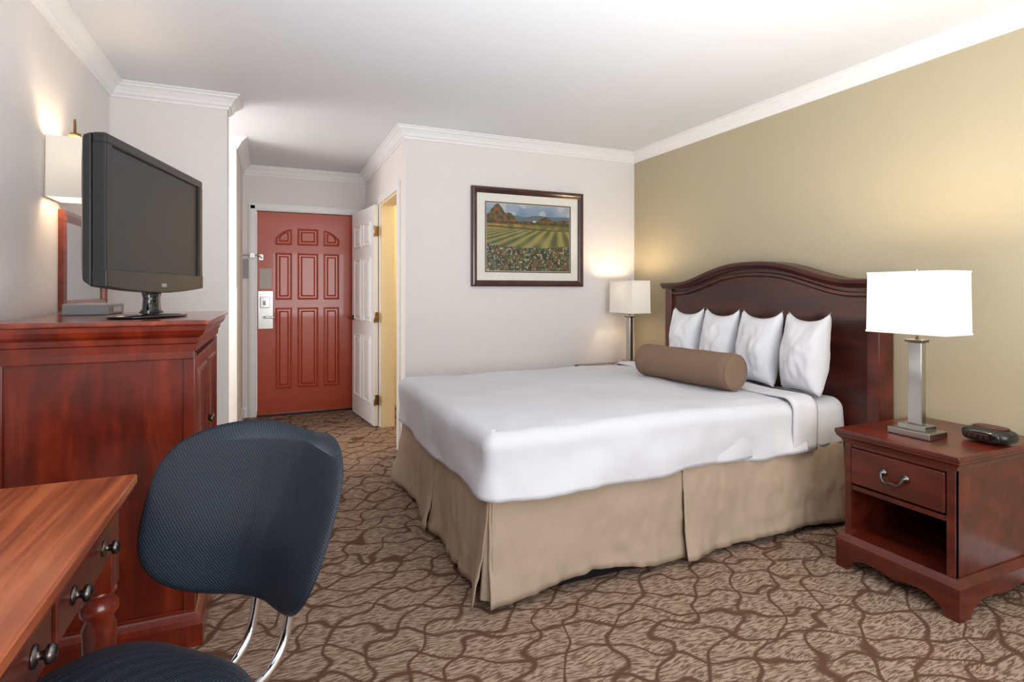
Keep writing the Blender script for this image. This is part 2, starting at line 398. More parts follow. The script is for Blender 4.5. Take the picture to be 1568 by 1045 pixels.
# ---------------------------------------------------------------- bed
bed=grp('bed',(1.8,2.75,0))
BX0,BX1,BY0,BY1=.785,2.83,2.02,3.54
boxes('box_spring',[(BX0+.03,BX1,BY0+.03,BY1-.03,.09,.44)],'dark',bed,bevel=.01)
boxes('bed_frame_legs',[(x,x+.05,y,y+.05,0,.09) for x in (BX0+.1,1.8,BX1-.15) for y in (BY0+.1,BY1-.15)],'black',bed)
boxes('bed_frame_rail',[(BX0+.04,BX1-.02,BY0+.04,BY0+.07,.0,.09),(BX0+.04,BX0+.07,BY0+.04,BY1-.04,.0,.09)],'black',bed)
def perim(x0,x1,y0,y1,closed,step=.03,arc=9):
    out=[]
    def seg(a,b,n):
        a=Vector(a);b=Vector(b);k=max(2,int((b-a).length/step))
        for i in range(k+1): out.append((a+(b-a)*i/k,Vector(n)))
    def corner(q,a0,a1):
        for i in range(1,arc):
            a=math.radians(a0+(a1-a0)*i/arc); out.append((Vector(q),Vector((math.cos(a),math.sin(a)))))
    seg((x1,y0),(x0,y0),(0,-1)); corner((x0,y0),270,180)
    seg((x0,y0),(x0,y1),(-1,0)); corner((x0,y1),180,90)
    seg((x0,y1),(x1,y1),(0,1))
    if closed:
        corner((x1,y1),90,0); seg((x1,y1),(x1,y0),(1,0)); corner((x1,y0),0,-90)
    return out
def drape(name,x0,x1,y0,y1,top,bot,r,mat,closed=False,puff=.0,wr=.004,flare=.0,seed=0,hem=0):
    P=perim(x0+r,x1-(r if closed else 0),y0+r,y1-r,closed)
    yc=(y0+y1)/2; hw=(y1-y0)/2-r
    V=[];F=[];rings=[]
    M1=22; A=9; D=12
    def wrin(x,y,z):
        return wr*noise.noise(Vector((x*2.2+seed,y*2.2,z*3)))*1.6+wr*.7*noise.noise(Vector((x*7+seed,y*5,z*6)))+wr*.35*noise.noise(Vector((x*18+seed,y*12,z*9)))
    for j in range(M1):
        s=j/M1; ring=[]
        for q,n in P:
            cx=min(max(q.x,x0+r+hw),(x1-r-hw) if closed else 99)
            c=Vector((cx,yc)); pt=c+(q-c)*s
            ring.append((pt.x,pt.y,top+puff*(1-(s)**4)+wrin(pt.x,pt.y,0)))
        rings.append(ring)
    for j in range(A+D+1):
        ring=[]
        for k,(q,n) in enumerate(P):
            if j<=A:
                th=(math.pi/2)*j/A; o=r*math.sin(th); z=top-r*(1-math.cos(th))
            else:
                t=(j-A)/D; o=r; z=top-r-(top-r-bot)*t
            drop=max(0,(top-z)/(top-bot))
            pt=q+n*(o+flare*drop)
            w_=wrin(pt.x,pt.y,z)*(1+drop*2)
            hz=hem*noise.noise(Vector((pt.x*2.5,pt.y*2.5,seed)))*drop
            ring.append((pt.x+n.x*w_,pt.y+n.y*w_,z+(w_*(1-drop))+hz))
        rings.append(ring)
    last=rings[-1]
    rings.append([(x-n.x*.03,y-n.y*.03,z+.0) for (x,y,z),(q,n) in zip(last,P)])
    m=len(P)
    for rg in rings: V+=rg
    for j in range(len(rings)-1):
        for i in range(m if closed else m-1):
            i2=(i+1)%m; F.append((j*m+i,j*m+i2,(j+1)*m+i2,(j+1)*m+i))
    return mk(name,V,F,mat,bed,smooth=True,merge=True)
drape('mattress',BX0,2.845,BY0,BY1,.665,.43,.07,'sheet',closed=True,wr=.006,seed=4)
drape('comforter',BX0-.035,2.48,BY0-.03,BY1+.03,.685,.425,.065,'sheet',puff=.008,wr=.008,seed=1,flare=.012,hem=.02)
def band(name,xa,xb,off,bot,mat,seed):
    r=.068;V=[];F=[];prof=[]
    ya,yb=BY0-.03-off,BY1+.03+off; top=.685+.008+off
    for i in range(7): prof.append((ya,bot+(top-r-bot)*i/6))
    for i in range(1,9):
        t=math.pi/2*i/8; prof.append((ya+r-r*math.cos(t),top-r+r*math.sin(t)))
    for i in range(1,24): prof.append((ya+r+(yb-ya-2*r)*i/24,top))
    for i in range(9):
        t=math.pi/2*(1-i/8); prof.append((yb-r+r*math.cos(t),top-r+r*math.sin(t)))
    for i in range(1,7): prof.append((yb,top-r-(top-r-bot)*i/6))
    nxs=10
    for k in range(nxs+1):
        x=xa+(xb-xa)*k/nxs; e=.006*(1-abs(2*k/nxs-1)**4)
        for (y,z) in prof:
            w_=.006*noise.noise(Vector((x*14+seed,y*6,z*5)))
            sy=-1 if y<2.2 else (1 if y>3.3 else 0)
            V.append((x+.012*noise.noise(Vector((y*3,z*4,seed))),y+sy*(e+w_),z+(e+w_ if z>top-r else 0)))
    m=len(prof)
    for k in range(nxs):
        for i in range(m-1): F.append((k*m+i,k*m+i+1,(k+1)*m+i+1,(k+1)*m+i))
    o=mk(name,V,F,mat,bed,smooth=True)
    s=o.modifiers.new('so','SOLIDIFY'); s.thickness=.008; s.offset=-1
band('folded_sheet',2.40,2.57,.006,.425,'sheet',3)
def skirt_panel(name,a,b,n,seed,fa=.05,fb=.05,lift=0):
    a=Vector(a);b=Vector(b);n=Vector(n); K=int((b-a).length/.012); R=16
    V=[];F=[]
    d=(b-a).normalized(); Lp=(b-a).length
    for j in range(R+1):
        t=j/R
        for i in range(K+1):
            s=i/K; sm=s*Lp
            e=fa*math.exp(-(sm/.10)**2)+fb*math.exp(-((Lp-sm)/.10)**2)
            wv=.006*math.sin(sm*13+seed)+.010*noise.noise(Vector((sm*5+seed,t*2,0)))+.009*noise.noise(Vector((sm*14+seed,t*4,2)))+.007*noise.noise(Vector((sm*26+seed,t*10,5)))
            sh=((s-.5)*.03)*t
            pt=a+(b-a)*s+n*(.0+t*.025+e*t*t+wv*(0.35+t))+d*sh
            z=.45-(.45-.03)*t+ (.012*noise.noise(Vector((sm*3+seed,7,0)))+lift*math.sin(math.pi*s)**2)*t
            V.append((pt.x,pt.y,z))
    for j in range(R):
        for i in range(K):
            q=j*(K+1)+i; F.append((q,q+1,q+K+2,q+K+1))
    o=mk(name,V,F,'skirt',bed,smooth=True)
    s=o.modifiers.new('so','SOLIDIFY'); s.thickness=.004
sy=BY0-.005; sx=BX0-.005; sy2=BY1+.005
skirt_panel('skirt_near_head',(2.80,sy),(1.72,sy),(0,-1),1,fa=.0,fb=.03,lift=.015)
skirt_panel('skirt_near_foot',(1.715,sy),(sx,sy),(0,-1),5,fa=.0,fb=.03,lift=.035)
skirt_panel('skirt_foot_near',(sx,sy),(sx,2.76),(-1,0),9,fa=.045,fb=.02)
skirt_panel('skirt_foot_far',(sx,2.765),(sx,sy2),(-1,0),12,fa=.045,fb=.05)
skirt_panel('skirt_far',(sx,sy2),(2.80,sy2),(0,1),15,fa=.03,fb=0)
boxes('pleat_insert_near',[(1.62,1.82,sy+.004,sy+.01,.05,.45)],'skirt',bed)
boxes('pleat_insert_foot',[(sx+.004,sx+.01,2.66,2.86,.05,.45)],'skirt',bed)
for nm,cy_,s_ in (('near',sy,-1),('far',sy2,1)):
    V=[];F=[];K=14;R=8
    for j in range(R+1):
        t=j/R
        for i in range(K+1):
            q=i/K; a_=math.pi/2*q
            rr=.02+.03*t+.006*math.sin(q*9)
            cxx,cyy=sx+.02,cy_-s_*.02
            V.append((cxx-rr*math.sin(a_),cyy+s_*rr*math.cos(a_),.45-.41*t))
    for j in range(R):
        for i in range(K):
            q=j*(K+1)+i; F.append((q,q+1,q+K+2,q+K+1))
    mk('pleat_insert_corner_'+nm,V,F,'skirt',bed,smooth=True)
# headboard
HY0,HY1=1.85,3.53; hc=(HY0+HY1)/2; hw=(HY1-HY0)/2
def hz(y,lo=1.285,up=.125):
    t=abs(y-hc)/hw
    if t>.84: return lo
    k=t/.84
    return lo+up*(math.cos(math.pi*k**1.25)+1)/2
ys=[HY0+ (HY1-HY0)*i/60 for i in range(61)]
ysi=[HY0+.01+(HY1-HY0-.02)*i/60 for i in range(61)]
prism('headboard_panel',[(HY0+.01,.30),(HY1-.01,.30)]+[(y,hz(y)-.03) for y in reversed(ysi)],2.875,2.92,'maho',bed)
capath=[(y,hz(y)) for y in [HY0-.03]+ys[1:-1]+[HY1+.03]]
mp_=lambda v:Vector((v.z,v.x,v.y))
sweep('headboard_cap',capath,[(.012,2.825),(.018,2.835),(.018,2.965),(-.03,2.965),(-.03,2.85),(-.018,2.84),(-.006,2.828)],'maho',bed,xf=mp_)
cp2=[(y,hz(y)-.065) for y in [HY0+.06]+ys[3:-3]+[HY1-.06]]
sweep('headboard_bead',cp2,[(.010,2.855),(.014,2.862),(.014,2.88),(-.014,2.88),(-.014,2.862),(-.006,2.855)],'maho',bed,xf=mp_)
for i,(a,b_) in enumerate(((HY0,HY0+.07),(HY1-.07,HY1))):
    box('headboard_post_%d'%i,(2.85,2.965,a,b_,0,1.252),'night',bed,bevel=.006)
# pillows
def pillow(name,c,w,h,t,lean,yaw,seed,parent,mat='pillow'):
    n=30;V=[];F=[]
    R=Matrix.Rotation(yaw,3,'Z')@Matrix.Rotation(lean,3,'Y')
    for side in (1,-1):
        for j in range(n+1):
            for i in range(n+1):
                u=-1+2*i/n; v=-1+2*j/n
                kx=1-.10*(1-v*v)-.10*max(0,-v); kz=1-(.16 if v>0 else .06)*(1-u*u)
                y=w/2*u*kx; z=h/2*v*kz
                if v>0: z+=.05*h*abs(u)**5*v**3
                th=t/2*(max(0,1-u**2)**.40)*(max(0,1-v**2)**.40)
                th*=1+.22*noise.noise(Vector((u*1.5+seed,v*1.5,side)))-.18*max(0,v)
                th+=.009*noise.noise(Vector((u*4+seed,v*4,side*2)))*(1-abs(u)**4)*(1-abs(v)**4)
                p_=R@Vector((side*th,y,z)); V.append(p_+Vector(c))
    m=(n+1)**2
    for s in (0,1):
        for j in range(n):
            for i in range(n):
                a=s*m+j*(n+1)+i; F.append((a,a+1,a+n+2,a+n+1))
    return mk(name,V,F,mat,parent,smooth=True,merge=True)
for i,(y,x,w_,ya) in enumerate(((2.15,2.68,.325,-.22),(2.48,2.70,.335,-.12),(2.82,2.72,.31,-.05),(3.14,2.72,.30,.02))):
    g=grp('pillow' if i==0 else 'pillow.%03d'%i,(x,y,.69))
    pillow('cushion',(x,y,.895),w_,.425,.19,math.radians(7),ya,i*3.3,g)
# bolster
g=grp('bolster_pillow',(2.2,2.62,.79))
a=Vector((2.31,2.27,.797)); b_=Vector((2.22,2.94,.797)); dr=(b_-a).normalized(); LL=(b_-a).length
V=[];F=[];seg=36;pr=[(0,.0),(.06,-.002),(.088,.0),(.095,.006),(.101,.018)]+[(.101+.0015*math.sin(i*1.7),LL*i/14) for i in range(1,14)]+[(.101,LL-.018),(.095,LL-.006),(.088,LL),(.06,LL+.002),(0,LL)]
sd=dr.cross(Vector((0,0,1))).normalized()
for r,z in pr:
    for i in range(seg):
        t=2*math.pi*i/seg; V.append(a+dr*z+sd*r*math.cos(t)+Vector((0,0,1))*r*math.sin(t))
for j in range(len(pr)-1):
    for i in range(seg):
        i2=(i+1)%seg; F.append((j*seg+i,j*seg+i2,(j+1)*seg+i2,(j+1)*seg+i))
mk('roll',V,F,'bolster',g,smooth=True,merge=True)
for nm,rr,zz in (('piping_near',.095,.004),('piping_far',.095,LL-.004)):
    pts=[a+dr*zz+sd*rr*math.cos(t*math.pi/12)+Vector((0,0,1))*rr*math.sin(t*math.pi/12) for t in range(25)]
    tube(nm,pts,.004,'bolster',g,seg=6,smoothn=2)
# ---------------------------------------------------------------- nightstand
def bail(parent,x,y,z,w=.09):
    for s in (-1,1):
        lathe('rosette_%d'%(s+1),[(.017,0),(.015,.005),(.006,.008),(.006,.018)],(0,0,0),'pewter',parent,xf=lambda v,s=s:Vector((x-v.z,y+s*w/2+v.x,z+v.y)))
    tube('bail',[(x-.018,y-w/2,z),(x-.024,y-w/2+.006,z-.02),(x-.026,y-w/4,z-.034),(x-.026,y,z-.03),(x-.026,y+w/4,z-.034),(x-.024,y+w/2-.006,z-.02),(x-.018,y+w/2,z)],.005,'pewter',parent)
def nightstand(name,yc,w=.44):
    xf,xb=2.375,2.95
    y0,y1=yc-w/2,yc+w/2; zt=.62
    g=grp(name,((xf+xb)/2,yc,0))
    m='night'
    box('top',(xf-.035,xb,y0-.03,y1+.03,zt-.022,zt),m,g,bevel=.006,seg=3)
    sweep('top_moulding',[(xb,y0),(xf,y0),(xf,y1),(xb,y1)],[(0,zt-.06),(.006,zt-.06),(.012,zt-.045),(.026,zt-.03),(.026,zt-.0225),(0,zt-.0225)],m,g)
    boxes('side_panels',[(xf,xb,y0,y0+.02,.10,zt-.0225),(xf,xb,y1-.02,y1,.10,zt-.0225)],m,g,bevel=.002)
    box('back_panel',(xb-.015,xb-.001,y0+.02,y1-.02,.10,zt-.0225),'dark',g)
    boxes('rails',[(xf,xf+.02,y0+.02,y1-.02,zt-.075,zt-.0225),(xf,xb-.015,y0+.02,y1-.02,.355,.375),(xf,xb-.015,y0+.02,y1-.02,.125,.15)],m,g,bevel=.001)
    boxes('front_stiles',[(xf-.004,xf+.02,y0,y0+.03,.12,zt-.06),(xf-.004,xf+.02,y1-.03,y1,.12,zt-.06)],m,g,bevel=.002)
    box('drawer_front',(xf-.010,xf+.015,y0+.034,y1-.034,.385,zt-.078),m,g,bevel=.005)
    box('drawer_box',(xf+.02,xb-.1,y0+.03,y1-.03,.38,.5),'dark',g)
    bail(g,xf-.010,yc,.475)
    sweep('base_moulding',[(xb,y0),(xf,y0),(xf,y1),(xb,y1)],[(0,.10),(.028,.10),(.028,.125),(.018,.14),(.006,.15),(0,.15)],m,g)
    def skirtpoly(a,b_):
        n=24;P=[(a,0.0)]
        ft=.09
        P.append((a+ft*.6,0));
        for i in range(n+1):
            t=i/n; y=a+ft*.6+(b_-a-ft*1.2)*t
            e=min(t,1-t)*2
            P.append((y,.018+.045*min(1,e*3)**.7 - .012*math.exp(-((t-.5)/.12)**2)))
        P+=[(b_-ft*.6,0),(b_,0),(b_,.101),(a,.101)]
        return P
    prism('bracket_front',skirtpoly(y0-.026,y1+.026),xf-.026,xf-.004,m,g)
    prism('bracket_near',skirtpoly(xf-.004,xb),y0-.0255,y0-.004,m,g,axis='Y')
    prism('bracket_far',skirtpoly(xf-.004,xb),y1+.004,y1+.0255,m,g,axis='Y')
    box('plinth',(xf-.0035,xb,y0-.0035,y1+.0035,.085,.1),m,g,bevel=0)
    return g
nightstand('nightstand',1.475)
nightstand('nightstand.001',3.835,.40)
# ---------------------------------------------------------------- lamps
def table_lamp(name,x,y,z,en):
    g=grp(name,(x,y,z))
    box('foot_lower',(x-.062,x+.062,y-.085,y+.085,z+.001,z+.028),'nickel',g,bevel=.003)
    box('foot_upper',(x-.04,x+.04,y-.055,y+.055,z+.028,z+.05),'nickel',g,bevel=.003)
    box('stem',(x-.016,x+.016,y-.028,y+.028,z+.05,z+.40),'nickel',g,bevel=.003)
    box('collar',(x-.024,x+.024,y-.036,y+.036,z+.40,z+.412),'pewter',g,bevel=.002)
    lathe('socket',[(.008,0),(.008,.04),(.018,.045),(.018,.10),(.012,.11)],(x,y,z+.412),'nickel',g)
    lathe('bulb',[(.012,0),(.028,.03),(.03,.05),(.02,.075),(.004,.085)],(x,y,z+.525),'shade',g)
    b0,b1=z+.44,z+.70
    hx_,hy_=.09,.16; tx,ty=.087,.157
    V=[];F=[]
    th=.003
    for (ax,ay,zz) in ((hx_,hy_,b0),(tx,ty,b1)):
        for q in (0,th):
            V+=[(x-ax+q,y-ay+q,zz),(x+ax-q,y-ay+q,zz),(x+ax-q,y+ay-q,zz),(x-ax+q,y+ay-q,zz)]
    for i in range(4):
        i2=(i+1)%4
        F+=[(i,i2,8+i2,8+i),(4+i,4+i2,12+i2,12+i),(i,i2,4+i2,4+i),(8+i,8+i2,12+i2,12+i)]
    mk('shade',V,F,'shade',g)
    for nm,ax,ay,zz in (('rim_bottom',hx_,hy_,b0),('rim_top',tx,ty,b1)):
        sweep(nm,rect(x-ax,x+ax,y-ay,y+ay),[(0.0005,zz-.002),(.002,zz-.002),(.002,zz+.006),(.0005,zz+.006)] if zz==b0 else [(0.0005,zz-.006),(.002,zz-.006),(.002,zz+.002),(.0005,zz+.002)],'shade',g,closed=True)
    boxes('spider',[(x-.002,x+.002,y-ty,y+ty,b1-.012,b1-.008),(x-tx,x+tx,y-.002,y+.002,b1-.012,b1-.008)],'nickel',g)
    lathe('finial',[(.004,0),(.009,.01),(.006,.02),(.002,.026)],(x,y,b1-.008),'nickel',g)
    l=bpy.data.lights.new(name+'_bulb','POINT'); l.energy=en; l.color=(1,.77,.48); l.shadow_soft_size=.04
    lo=bpy.data.objects.new('bulb_light',l); lo.location=(x,y,z+.625); scene.collection.objects.link(lo); lo.parent=g; lo.matrix_parent_inverse=Matrix.Translation(g.location).inverted()
table_lamp('table_lamp',2.54,1.49,.62,16)
table_lamp('table_lamp.001',2.72,3.82,.62,7)
# alarm clock
g=grp('alarm_clock',(2.72,1.30,.62))
def ell(name,c,rx,ry,rz,mat,parent,pw=2.6,**k):
    V=[];F=[];a=16;b_=32
    for j in range(a+1):
        ph=-math.pi/2+math.pi*j/a
        for i in range(b_):
            th=2*math.pi*i/b_
            f=lambda s:math.copysign(abs(s)**(2/pw),s)
            V.append((c[0]+rx*f(math.cos(ph))*f(math.cos(th)),c[1]+ry*f(math.cos(ph))*f(math.sin(th)),c[2]+rz*f(math.sin(ph))))
    for j in range(a):
        for i in range(b_):
            i2=(i+1)%b_; F.append((j*b_+i,j*b_+i2,(j+1)*b_+i2,(j+1)*b_+i))
    return mk(name,V,F,mat,parent,smooth=True,merge=True,**k)
ell('body',(2.70,1.305,.651),.065,.088,.030,'black',g,pw=3.0)
ell('display',(2.643,1.305,.651),.014,.064,.021,'blackg',g,pw=4)
ell('snooze_bar',(2.71,1.305,.6805),.035,.06,.006,'red',g,pw=3)
boxes('display_digits',[(2.6275,2.6285,1.275+i*.02,1.287+i*.02,.644,.659) for i in range(4)],'red',g)
# ---------------------------------------------------------------- dresser
dr_=grp('tv_dresser',(-.55,2.65,0))
dx0,dx1,dy0,dy1,dz=-.845,-.245,2.24,3.12,1.138
box('case',(dx0,dx1-.03,dy0+.012,dy1,.08,dz-.03),'cherry',dr_,bevel=.003)
boxes('side_frame',[(dx0,dx0+.07,dy0,dy0+.013,.12,1.02),(dx1-.035,dx1-.0,dy0,dy0+.013,.12,1.02)],'cherry',dr_,bevel=.003)
box('frieze',(dx0,dx1,dy0-.003,dy0+.012,1.0,1.045),'cherry',dr_,bevel=.003)
box('corner_post',(dx1-.032,dx1,dy0+.013,dy0+.05,.08,1.02),'cherry',dr_,bevel=.004)
box('corner_post_far',(dx1-.032,dx1,dy1-.05,dy1,.08,1.02),'cherry',dr_,bevel=.004)
box('top',(dx0,dx1+.045,dy0-.045,dy1+.04,dz-.018,dz),'cherryT',dr_,bevel=.005)
pth=[(dx0,dy0),(dx1,dy0),(dx1,dy1),(dx0,dy1)]; pth=pth[::-1]
sweep('crown_moulding',pth,[(0,dz-.11),(.004,dz-.11),(.006,dz-.085),(.012,dz-.08),(.014,dz-.062),(.028,dz-.05),(.034,dz-.035),(.036,dz-.019),(0,dz-.019)],'cherry',dr_)
sweep('base_moulding',pth,[(0,.0005),(.026,.0005),(.026,.075),(.018,.09),(.006,.105),(0,.11)],'cherry',dr_)
box('base_block',(dx0,dx1,dy0,dy1,.08,.12),'cherry',dr_)
ym=(dy0+dy1)/2
for i,(ya,yb,za,zb) in enumerate(((dy0+.055,ym-.003,.43,1.0),(ym+.003,dy1-.055,.43,1.0))):
    box('cabinet_door_%d'%i,(dx1-.032,dx1-.004,ya,yb,za,zb),'cherry',dr_,bevel=.004)
    sweep('cabinet_door_mould_%d'%i,ccw(ya+.05,yb-.05,za+.05,zb-.05),[(0,0),(.004,.008),(.012,.010),(.016,.003),(.02,0)],'cherry',dr_,closed=True,xf=lambda v:Vector((dx1-.004+v.z,v.x,v.y)))
    yk=yb-.025 if i==0 else ya+.025
    lathe('door_knob_%d'%i,[(.006,0),(.006,.012),(.013,.018),(.012,.024),(.004,.028)],(0,0,0),'pewter',dr_,xf=lambda v,yk=yk:Vector((dx1-.004+v.z,yk+v.x,.70+v.y)))
for i in range(2):
    ya,yb=(dy0+.055,ym-.003) if i==0 else (ym+.003,dy1-.055)
    box('drawer_%d'%i,(dx1-.032,dx1-.002,ya,yb,.14,.42),'cherry',dr_,bevel=.006)
    lathe('drawer_knob_%d'%i,[(.006,0),(.006,.012),(.015,.018),(.014,.026),(.004,.03)],(0,0,0),'pewter',dr_,xf=lambda v,ya=ya,yb=yb:Vector((dx1-.002+v.z,(ya+yb)/2+v.x,.28+v.y)))
# ---------------------------------------------------------------- TV
na=Vector((-.49,2.13,0)); fb=Vector((-.30,2.93,0)); al=(fb-na).normalized(); nrm=Vector((al.y,-al.x,0)); TW=(fb-na).length
tv=grp('flat_screen_tv',((na+fb)/2+Vector((0,0,1.15))))
def TVm(v): return na+al*v.x+nrm*v.y+Vector((0,0,v.z))
tz0,tz1=1.24,1.745
def tb(name,b,mat,bevel=.004,seg=3): return box(name,b,mat,tv,bevel=bevel,xf=TVm,seg=seg)
tb('bezel_top',(0,TW,-.03,.012,tz1-.035,tz1),'black',.008)
tb('bezel_near',(0,.04,-.03,.012,tz0+.06,tz1-.03),'black',.006)
tb('bezel_far',(TW-.04,TW,-.03,.012,tz0+.06,tz1-.03),'black',.006)
n=24
poly=[(0,tz0+.068),(TW,tz0+.068)]+[(TW*(1-i/n),tz0+.012-.02*math.sin(math.pi*i/n)) for i in range(n+1)]
k=len(poly)
V=[(a_,-.03,z_) for a_,z_ in poly]+[(a_,.014,z_) for a_,z_ in poly]
F=[tuple(range(k)),tuple(range(k,2*k))]+[(i,(i+1)%k,k+(i+1)%k,k+i) for i in range(k)]
mk('bezel_chin',V,F,'black',tv,xf=TVm,bevel=.004)
tb('screen',(.03,TW-.03,-.02,.001,tz0+.06,tz1-.03),'screen',.001)
V=[(.0,-.03,tz0+.01),(TW,-.03,tz0+.01),(TW,-.03,tz1),(0,-.03,tz1),(.0,-.055,tz0+.03),(TW,-.055,tz0+.03),(TW,-.055,tz1-.01),(0,-.055,tz1-.01),(.08,-.10,tz0+.08),(TW-.08,-.10,tz0+.08),(TW-.08,-.10,tz1-.08),(.08,-.10,tz1-.08)]
F=[(0,1,2,3),(0,1,5,4),(1,2,6,5),(2,3,7,6),(3,0,4,7),(4,5,9,8),(5,6,10,9),(6,7,11,10),(7,4,8,11),(8,9,10,11)]
mk('rear_housing',V,F,'black',tv,xf=TVm,bevel=.006)
tb('badge',(TW/2-.02,TW/2+.02,.014,.016,tz0+.015,tz0+.028),'grey',0)
cx=TW*.5
lathe('neck',[(.05,0),(.035,.02),(.032,.06),(.045,.11)],(0,0,0),'blackg',tv,xf=lambda v:TVm(Vector((cx+v.x*1.3,-.03+v.y*.8,1.15+v.z))))
lathe('base',[(.001,0),(.19,0),(.2,.004),(.195,.009),(.05,.016),(.001,.016)],(0,0,0),'blackg',tv,seg=48,xf=lambda v:TVm(Vector((cx+v.x*1.0,-.04+v.y*.6,1.1395+v.z))))
g=grp('cable_box',(-.70,2.95,1.15))
box('body',(-.78,-.62,2.80,3.06,1.1385,1.185),'grey',g,bevel=.006); box('display_strip',(-.6195,-.618,2.86,3.0,1.15,1.17),'blackg',g,bevel=0)
boxes('feet',[(-.77,-.75,2.81,2.83,1.138,1.14)],'black',g)
g=grp('wall_mirror',(XL,3.4,1.3))
mm=lambda v:Vector((XL+v.z,v.x,v.y))
sweep('frame',ccw(3.04,3.75,1.15,1.60),[(0,.001),(0,.02),(.02,.028),(.045,.02),(.05,.001)],'cherryT',g,closed=True,xf=mm)
box('glass',(XL+.001,XL+.010,3.07,3.72,1.18,1.57),'mirror',g,bevel=0)
# ---------------------------------------------------------------- sconce
sx_,sy_=-.775,2.95
g=grp('wall_sconce',(XL,sy_,1.6))
box('backplate',(XL,XL+.012,sy_-.03,sy_+.03,1.68,1.84),'brass',g,bevel=.004)
tube('arm',[(XL+.01,sy_,1.72),(XL+.04,sy_,1.71),(sx_,sy_,1.70),(sx_,sy_,1.73)],.007,'brass',g)
lathe('socket',[(.012,0),(.016,.02),(.016,.05)],(sx_,sy_,1.71),'brass',g)
lathe('finial_rod',[(.004,0),(.004,.05),(.022,.052),(.022,.066),(.006,.070),(.005,.12),(.002,.13)],(sx_,sy_,1.852),'brass',g)
hx1,hy1,b0,b1=.076,.09,1.63,1.885
V=[];F=[];th=.003
for zz,k in ((b0,1.0),(b1,.98)):
    for q in (0,th):
        V+=[(sx_-hx1*k+q,sy_-hy1*k+q,zz),(sx_+hx1*k-q,sy_-hy1*k+q,zz),(sx_+hx1*k-q,sy_+hy1*k-q,zz),(sx_-hx1*k+q,sy_+hy1*k-q,zz)]
for i in range(4):
    i2=(i+1)%4
    F+=[(i,i2,8+i2,8+i),(4+i,4+i2,12+i2,12+i),(i,i2,4+i2,4+i),(8+i,8+i2,12+i2,12+i)]
mk('shade',V,F,'shade',g)
boxes('spider',[(sx_-hx1*.95,sx_+hx1*.95,sy_-.003,sy_+.003,b1-.02,b1-.015)],'brass',g)
l=bpy.data.lights.new('sconce_bulb','POINT'); l.energy=4.5; l.color=(1,.78,.54); l.shadow_soft_size=.04
lo=bpy.data.objects.new('bulb_light',l); lo.location=(sx_+.01,sy_,1.78); scene.collection.objects.link(lo); lo.parent=g; lo.matrix_parent_inverse=Matrix.Translation(g.location).inverted()
# ---------------------------------------------------------------- desk
g=grp('writing_desk',(-.6,1.1,0))
kx0,kx1,ky0,ky1=-.85,-.32,.35,1.73
box('top',(kx0,kx1,ky0,ky1,.735,.76),'desk',g,bevel=.006,seg=3)
sweep('top_moulding',[(kx0,ky0),(kx1,ky0),(kx1,ky1),(kx0,ky1)][::-1],[(-.04,.705),(-.03,.705),(-.02,.715),(-.008,.722),(-.006,.7345),(-.04,.7345)],'cherry',g)
boxes('apron',[(kx1-.06,kx1-.04,ky0+.05,ky1-.05,.585,.735),(kx0+.02,kx0+.04,ky0+.05,ky1-.05,.585,.735),(kx0+.04,kx1-.06,ky1-.07,ky1-.05,.585,.735),(kx0+.04,kx1-.06,ky0+.05,ky0+.07,.585,.735)],'night',g,bevel=.002)
for i,(a_,b2) in enumerate(((1.24,1.62),(.83,1.21),(.42,.80))):
    box('drawer_%d'%i,(kx1-.042,kx1-.03,a_,b2,.603,.70),'night',g,bevel=.004)
    for s in (.22,.78):
        y=a_+(b2-a_)*s
        lathe('knob_%d_%d'%(i,int(s*4)),[(.018,0),(.018,.003),(.007,.005),(.007,.014),(.015,.018),(.016,.024),(.011,.030),(.004,.032)],(0,0,0),'pewter',g,xf=lambda v,y=y:Vector((kx1-.03+v.z,y+v.x,.65+v.y)))
legp=[(.020,0),(.026,.03),(.024,.06),(.027,.12),(.034,.35),(.036,.42),(.028,.44),(.04,.455),(.04,.475),(.028,.49),(.036,.50),(.036,.51)]
for i,(x,y) in enumerate(((kx1-.065,ky1-.08),(kx1-.065,ky0+.08),(kx0+.05,ky1-.08),(kx0+.05,ky0+.08))):
    lathe('leg_%d'%i,legp,(x,y,0),'cherry',g)
    box('leg_block_%d'%i,(x-.034,x+.034,y-.034,y+.034,.51,.70),'cherry',g,bevel=.003)
# ---------------------------------------------------------------- office chair
fd=Vector((-.68,-.73,0)).normalized()
rot=math.atan2(fd.y,fd.x)+math.pi/2       # local -Y is front
C0=Vector((-.275,1.235,0))
ch=grp('office_chair',C0,rot)
def spow(s,p): return math.copysign(abs(s)**p,s)
def pad(name,fn,mat,n=22,seg=80):
    V=[];F=[]
    prof=[]
    for side in (1,-1):
        rs=[i/n for i in range(n+1)] if side==1 else [1-i/n for i in range(1,n+1)]
        for r in rs: prof.append((r,side))
    for r,side in prof:
        for i in range(seg):
            th=2*math.pi*i/seg; V.append(fn(r,th,side))
    for j in range(len(prof)-1):
        for i in range(seg):
            i2=(i+1)%seg; F.append((j*seg+i,j*seg+i2,(j+1)*seg+i2,(j+1)*seg+i))
    return mk(name,V,F,mat,ch,smooth=True,local=True,merge=True)
BYC=.405
def backfn(r,th,side):
    p=.56 if math.sin(th)>0 else .66
    a=spow(math.cos(th),p)*r; z=spow(math.sin(th),p)*r
    w_=.276*(1+.08*z-.04*z*z); hgt=.199
    x=a*w_; zz=.696+z*hgt
    if z>0: zz-=.024*math.exp(-((a-.2)/.32)**2)*z
    th_=.030*(max(0,1-r**5))**.5
    c=-.17*max(0,abs(a)-.10)**1.4 -.018*math.exp(-((z+.25)/.4)**2)*(1-a*a) +.075*z
    y=BYC+.015+c-(th_ if side==1 else -th_*.8)
    return (x,y,zz)
